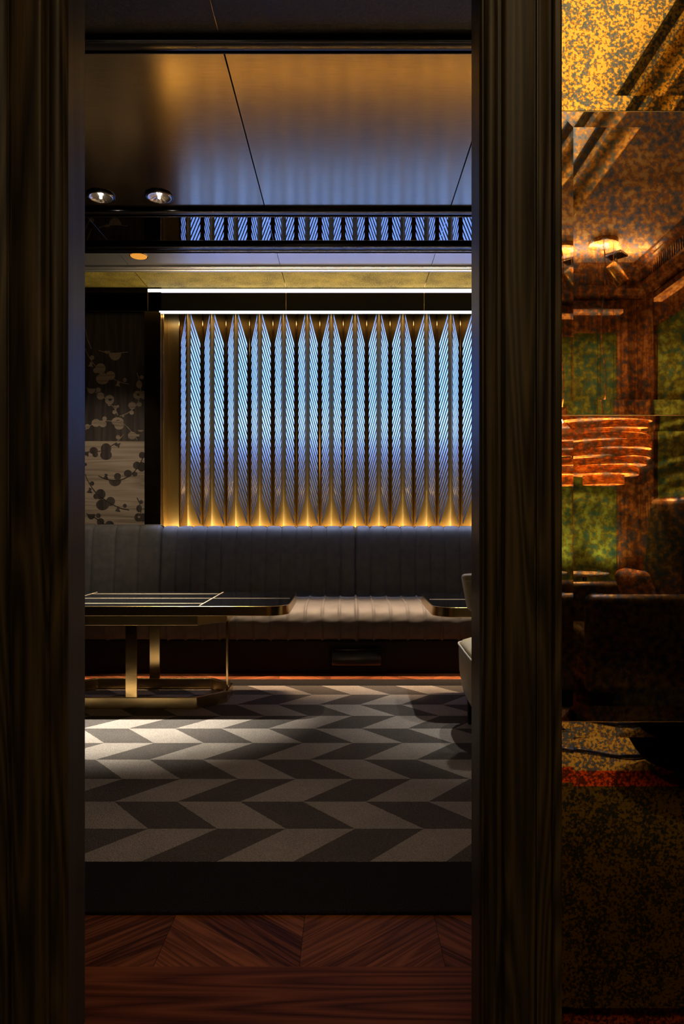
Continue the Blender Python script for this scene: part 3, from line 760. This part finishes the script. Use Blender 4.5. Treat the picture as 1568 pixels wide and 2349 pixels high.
# ribbon pendant
DL = 4.756; lx, ly = X(1383, DL), RY(DL)
pl = thing('pendant_lamp', 'glowing copper ribbon pendant lamp reflected in the antique mirror', 'pendant lamp', (lx, ly, 0))
pm = F / DL
def lz(py): return H + (PY - py) / pm
for y0, y1, r, tx in ((953, 969, 98, .03), (971, 987, 86, -.02), (989, 1003, 92, .02), (1004, 1018, 99, -.01), (1019, 1036, 102, .02), (1038, 1053, 100, -.02), (1055, 1071, 92, .02), (1072, 1090, 76, -.015), (1091, 1112, 45, 0)):
    n = 56; R = r / pm; rg = []
    for (rad, zz) in ((R, lz(y1)), (R, lz(y0)), (R - .004, lz(y0)), (R - .004, lz(y1)), (R, lz(y1))):
        rg.append([(rad * math.cos(2 * PI * i / n), rad * math.sin(2 * PI * i / n), zz + tx * R * math.cos(2 * PI * i / n)) for i in range(n)])
    q = MB(); q.rings(rg, True, False); q.build('ribbon', 'veneer', pl, smooth=True)
MB().lathe([(.139, lz(952)), (.139, lz(936)), (.133, lz(936)), (.133, lz(952)), (.139, lz(952))]).build('collar', 'brass_satin', pl, smooth=True)
MB().lathe([(.10, Z2 - .03), (.10, Z2), (.001, Z2)]).build('canopy', 'brass_satin', pl, smooth=True)
MB().lathe([(.001, Z2 - .031), (.10, Z2 - .03)]).build('canopy_plate', 'brass_satin', pl)
for dx, dy in ((-.05, .03), (.06, .03), (0, -.06)): MB().tube([(dx, dy, lz(1100)), (dx, dy, Z2 - .02)], .0015, 6).build('wire', 'brass_satin', pl)
MB().tube([(.02 * math.sin(k * .7), .01 * math.cos(k * .9), lz(930) + (Z2 - lz(930)) * k / 14) for k in range(15)], .004, 8).build('cord', 'cushion_fabric', pl, smooth='all')
for zz in (lz(961), lz(1015)):
    point('pendant_glow', (lx, ly, zz), 22, (1, .68, .38), .015)

# ceiling spotlight
DS = 4.99; sx_, sy_ = X(1412, DS), RY(DS)
sp = thing('ceiling_spotlight', 'brass ceiling spotlight with black diamond mount reflected in the mirror', 'spotlight', (sx_, sy_, Z2))
MB().prism([(.09, 0), (0, .09), (-.09, 0), (0, -.09)], -.018, 0).build('mount', 'black_metal', sp, bevel=.004)
MB().tube([(0, 0, -.018), (0, 0, -.07)], .012, 10).build('stem', 'black_metal', sp)
can = MB().lathe([(.04, -.09), (.055, -.085), (.055, .07), (.045, .085), (.001, .088)], n=32).build('lamp_can', 'brass_satin', sp, smooth=True)
can.location = (0, 0, -.15); can.rotation_euler = (0, math.radians(-36), 0)
MB().lathe([(.05, 0), (.001, .012)], n=32).build('lens', 'black_glass', can).location = (0, 0, -.07)

# round side table, lounge chair, cushion, cable, high-back chair
DT = 4.72
rt = thing('side_table', 'small round pedestal table under the pendant lamp, reflected in the mirror', 'table', (X(1340, DT), RY(DT), 0))
MB().lathe([(.001, .72), (.155, .72), (.16, .727), (.16, .738), (.001, .74)], n=40).build('tabletop', 'marble', rt, smooth=True)
MB().lathe([(.016, .02), (.014, .72)], n=16).build('pedestal', 'black_metal', rt, smooth='all')
MB().lathe([(.001, 0), (.14, 0), (.14, .01), (.02, .025), (.001, .026)], n=32).build('foot', 'black_metal', rt, smooth=True)
DA = 4.15; ax, ay = X(1425, DA), RY(DA)
ar = thing('lounge_armchair', 'dark leather lounge armchair reflected below the copper pendant', 'armchair', (ax, ay, .012))
rbox('seat', (.62, .60, .32), 'dark_leather', (0, 0, .28), .05, 5, ar)
rbox('arm', (.62, .10, .56), 'dark_leather', (-.02, .30, .39), .045, 5, ar)
rbox('arm', (.62, .10, .58), 'dark_leather', (-.02, -.32, .40), .045, 5, ar)
rbox('backrest', (.16, .60, .84), 'dark_leather', (.33, 0, .82), .06, 5, ar, (0, .10, 0))
for qx in (-.24, .24):
    for qy in (-.24, .24): MB().box(qx - .02, qx + .02, qy - .02, qy + .02, 0, .14).build('leg', 'black_matte', ar)
cu_ = rbox('scatter_cushion', (.32, .34, .11), 'cushion_fabric', (ax + .10, ay, .645), .045, 5, None, (0, math.radians(72), 0))
tag(cu_, 'rust patterned cushion leaning in the lounge armchair', 'cushion')
cpth = []
for k in range(46):
    a = k / 45 * 2.3 * PI; r = .17 + .02 * math.sin(3 * a)
    cpth.append((X(1385, 3.3) + r * 1.15 * math.cos(a + .6) + .01 * k / 45, RY(3.27) + r * math.sin(a + .6), .0215 + .004 * k / 45))
cb = MB().tube(cpth + [(cpth[-1][0] - .2, cpth[-1][1] - .1, .0215), (cpth[-1][0] - .6, cpth[-1][1] + .05, .0215)], .008, 8).build('power_cable', 'cable', smooth='all')
tag(cb, 'looped blue-black cable lying on the carpet reflected in the lowest mirror', 'cable')
DH = 2.62; hx_, hy_ = X(1490, DH) + .33, RY(DH + .30)
hb = thing('tub_pouf', 'black rounded seat silhouetted at the right edge of the lowest mirror panel', 'pouf', (hx_, hy_, .012))
MB().lathe([(.001, .06), (.22, .06), (.245, .09), (.28, .15), (.32, .24), (.335, .27), (.32, .295), (.22, .30), (.001, .30)], n=48).build('body', 'pouf_cloth', hb, smooth='all')
MB().lathe([(.001, 0), (.19, 0), (.19, .06), (.001, .06)], n=40).build('base', 'black_metal', hb, smooth=True)

# rear-room lights
area('coffer_wash', (.75, -.45, 3.10), (PI, 0, 0), 1.2, 2.2, 15, (1, .80, .50))
area('crown_wash', (1.75, YW + .38, 2.96), (PI, 0, 0), .9, .05, 8, (1, .76, .52))
area('crown_down', (1.8, YW + .14, 2.80), (math.radians(5), 0, 0), .9, .03, 4, (1, .76, .55), math.radians(70))
area('crown_down_side', (XW - .14, -.9, 2.80), (0, 0, PI / 2), 1.6, .03, 2, (1, .74, .5), math.radians(70))
spot('wall_wash', (X(1395, 5.0), YW + .25, .72), (X(1408, 5.3), YW, 1.05), 16, (1, .95, .6), 90, .9, .04)
spot('wall_wash_2', (X(1290, 5.0), YW + .25, .72), (X(1292, 5.3), YW, 1.1), 14, (1, .95, .6), 80, .9, .04)
spot('rear_spot', (sx_ - .1, sy_ + .1, Z2 - .28), (1.28, -.42, 0), 130, (1, .86, .72), 32, .9, .04)
point('rear_fill', (-.5, -1.2, 2.4), 11, (1, .72, .42), .3)

# ------------------------------------------------------------------ camera, world, render look
cd = bpy.data.cameras.new('camera'); cam = bpy.data.objects.new('camera', cd); C.objects.link(cam)
cam.location = (0, 0, H); cam.rotation_euler = (PI / 2, 0, 0)
cd.sensor_fit = 'HORIZONTAL'; cd.sensor_width = 36; cd.lens = F / 1568 * 36
cd.shift_x = -(PX - 784) / 1568; cd.shift_y = (PY - 1174.5) / 1568
cd.clip_start = .02
S.camera = cam
w = bpy.data.worlds.new('world'); S.world = w; w.use_nodes = True
w.node_tree.nodes['Background'].inputs[0].default_value = (0, 0, 0, 1)
vs = S.view_settings; vs.view_transform = 'Standard'; vs.look = 'None'; vs.exposure = 0; vs.gamma = 1; vs.use_curve_mapping = False
cy = S.cycles
cy.use_denoising = True; cy.sample_clamp_indirect = 6.; cy.max_bounces = 10; cy.glossy_bounces = 6; cy.diffuse_bounces = 4; cy.caustics_reflective = True; cy.blur_glossy = .5
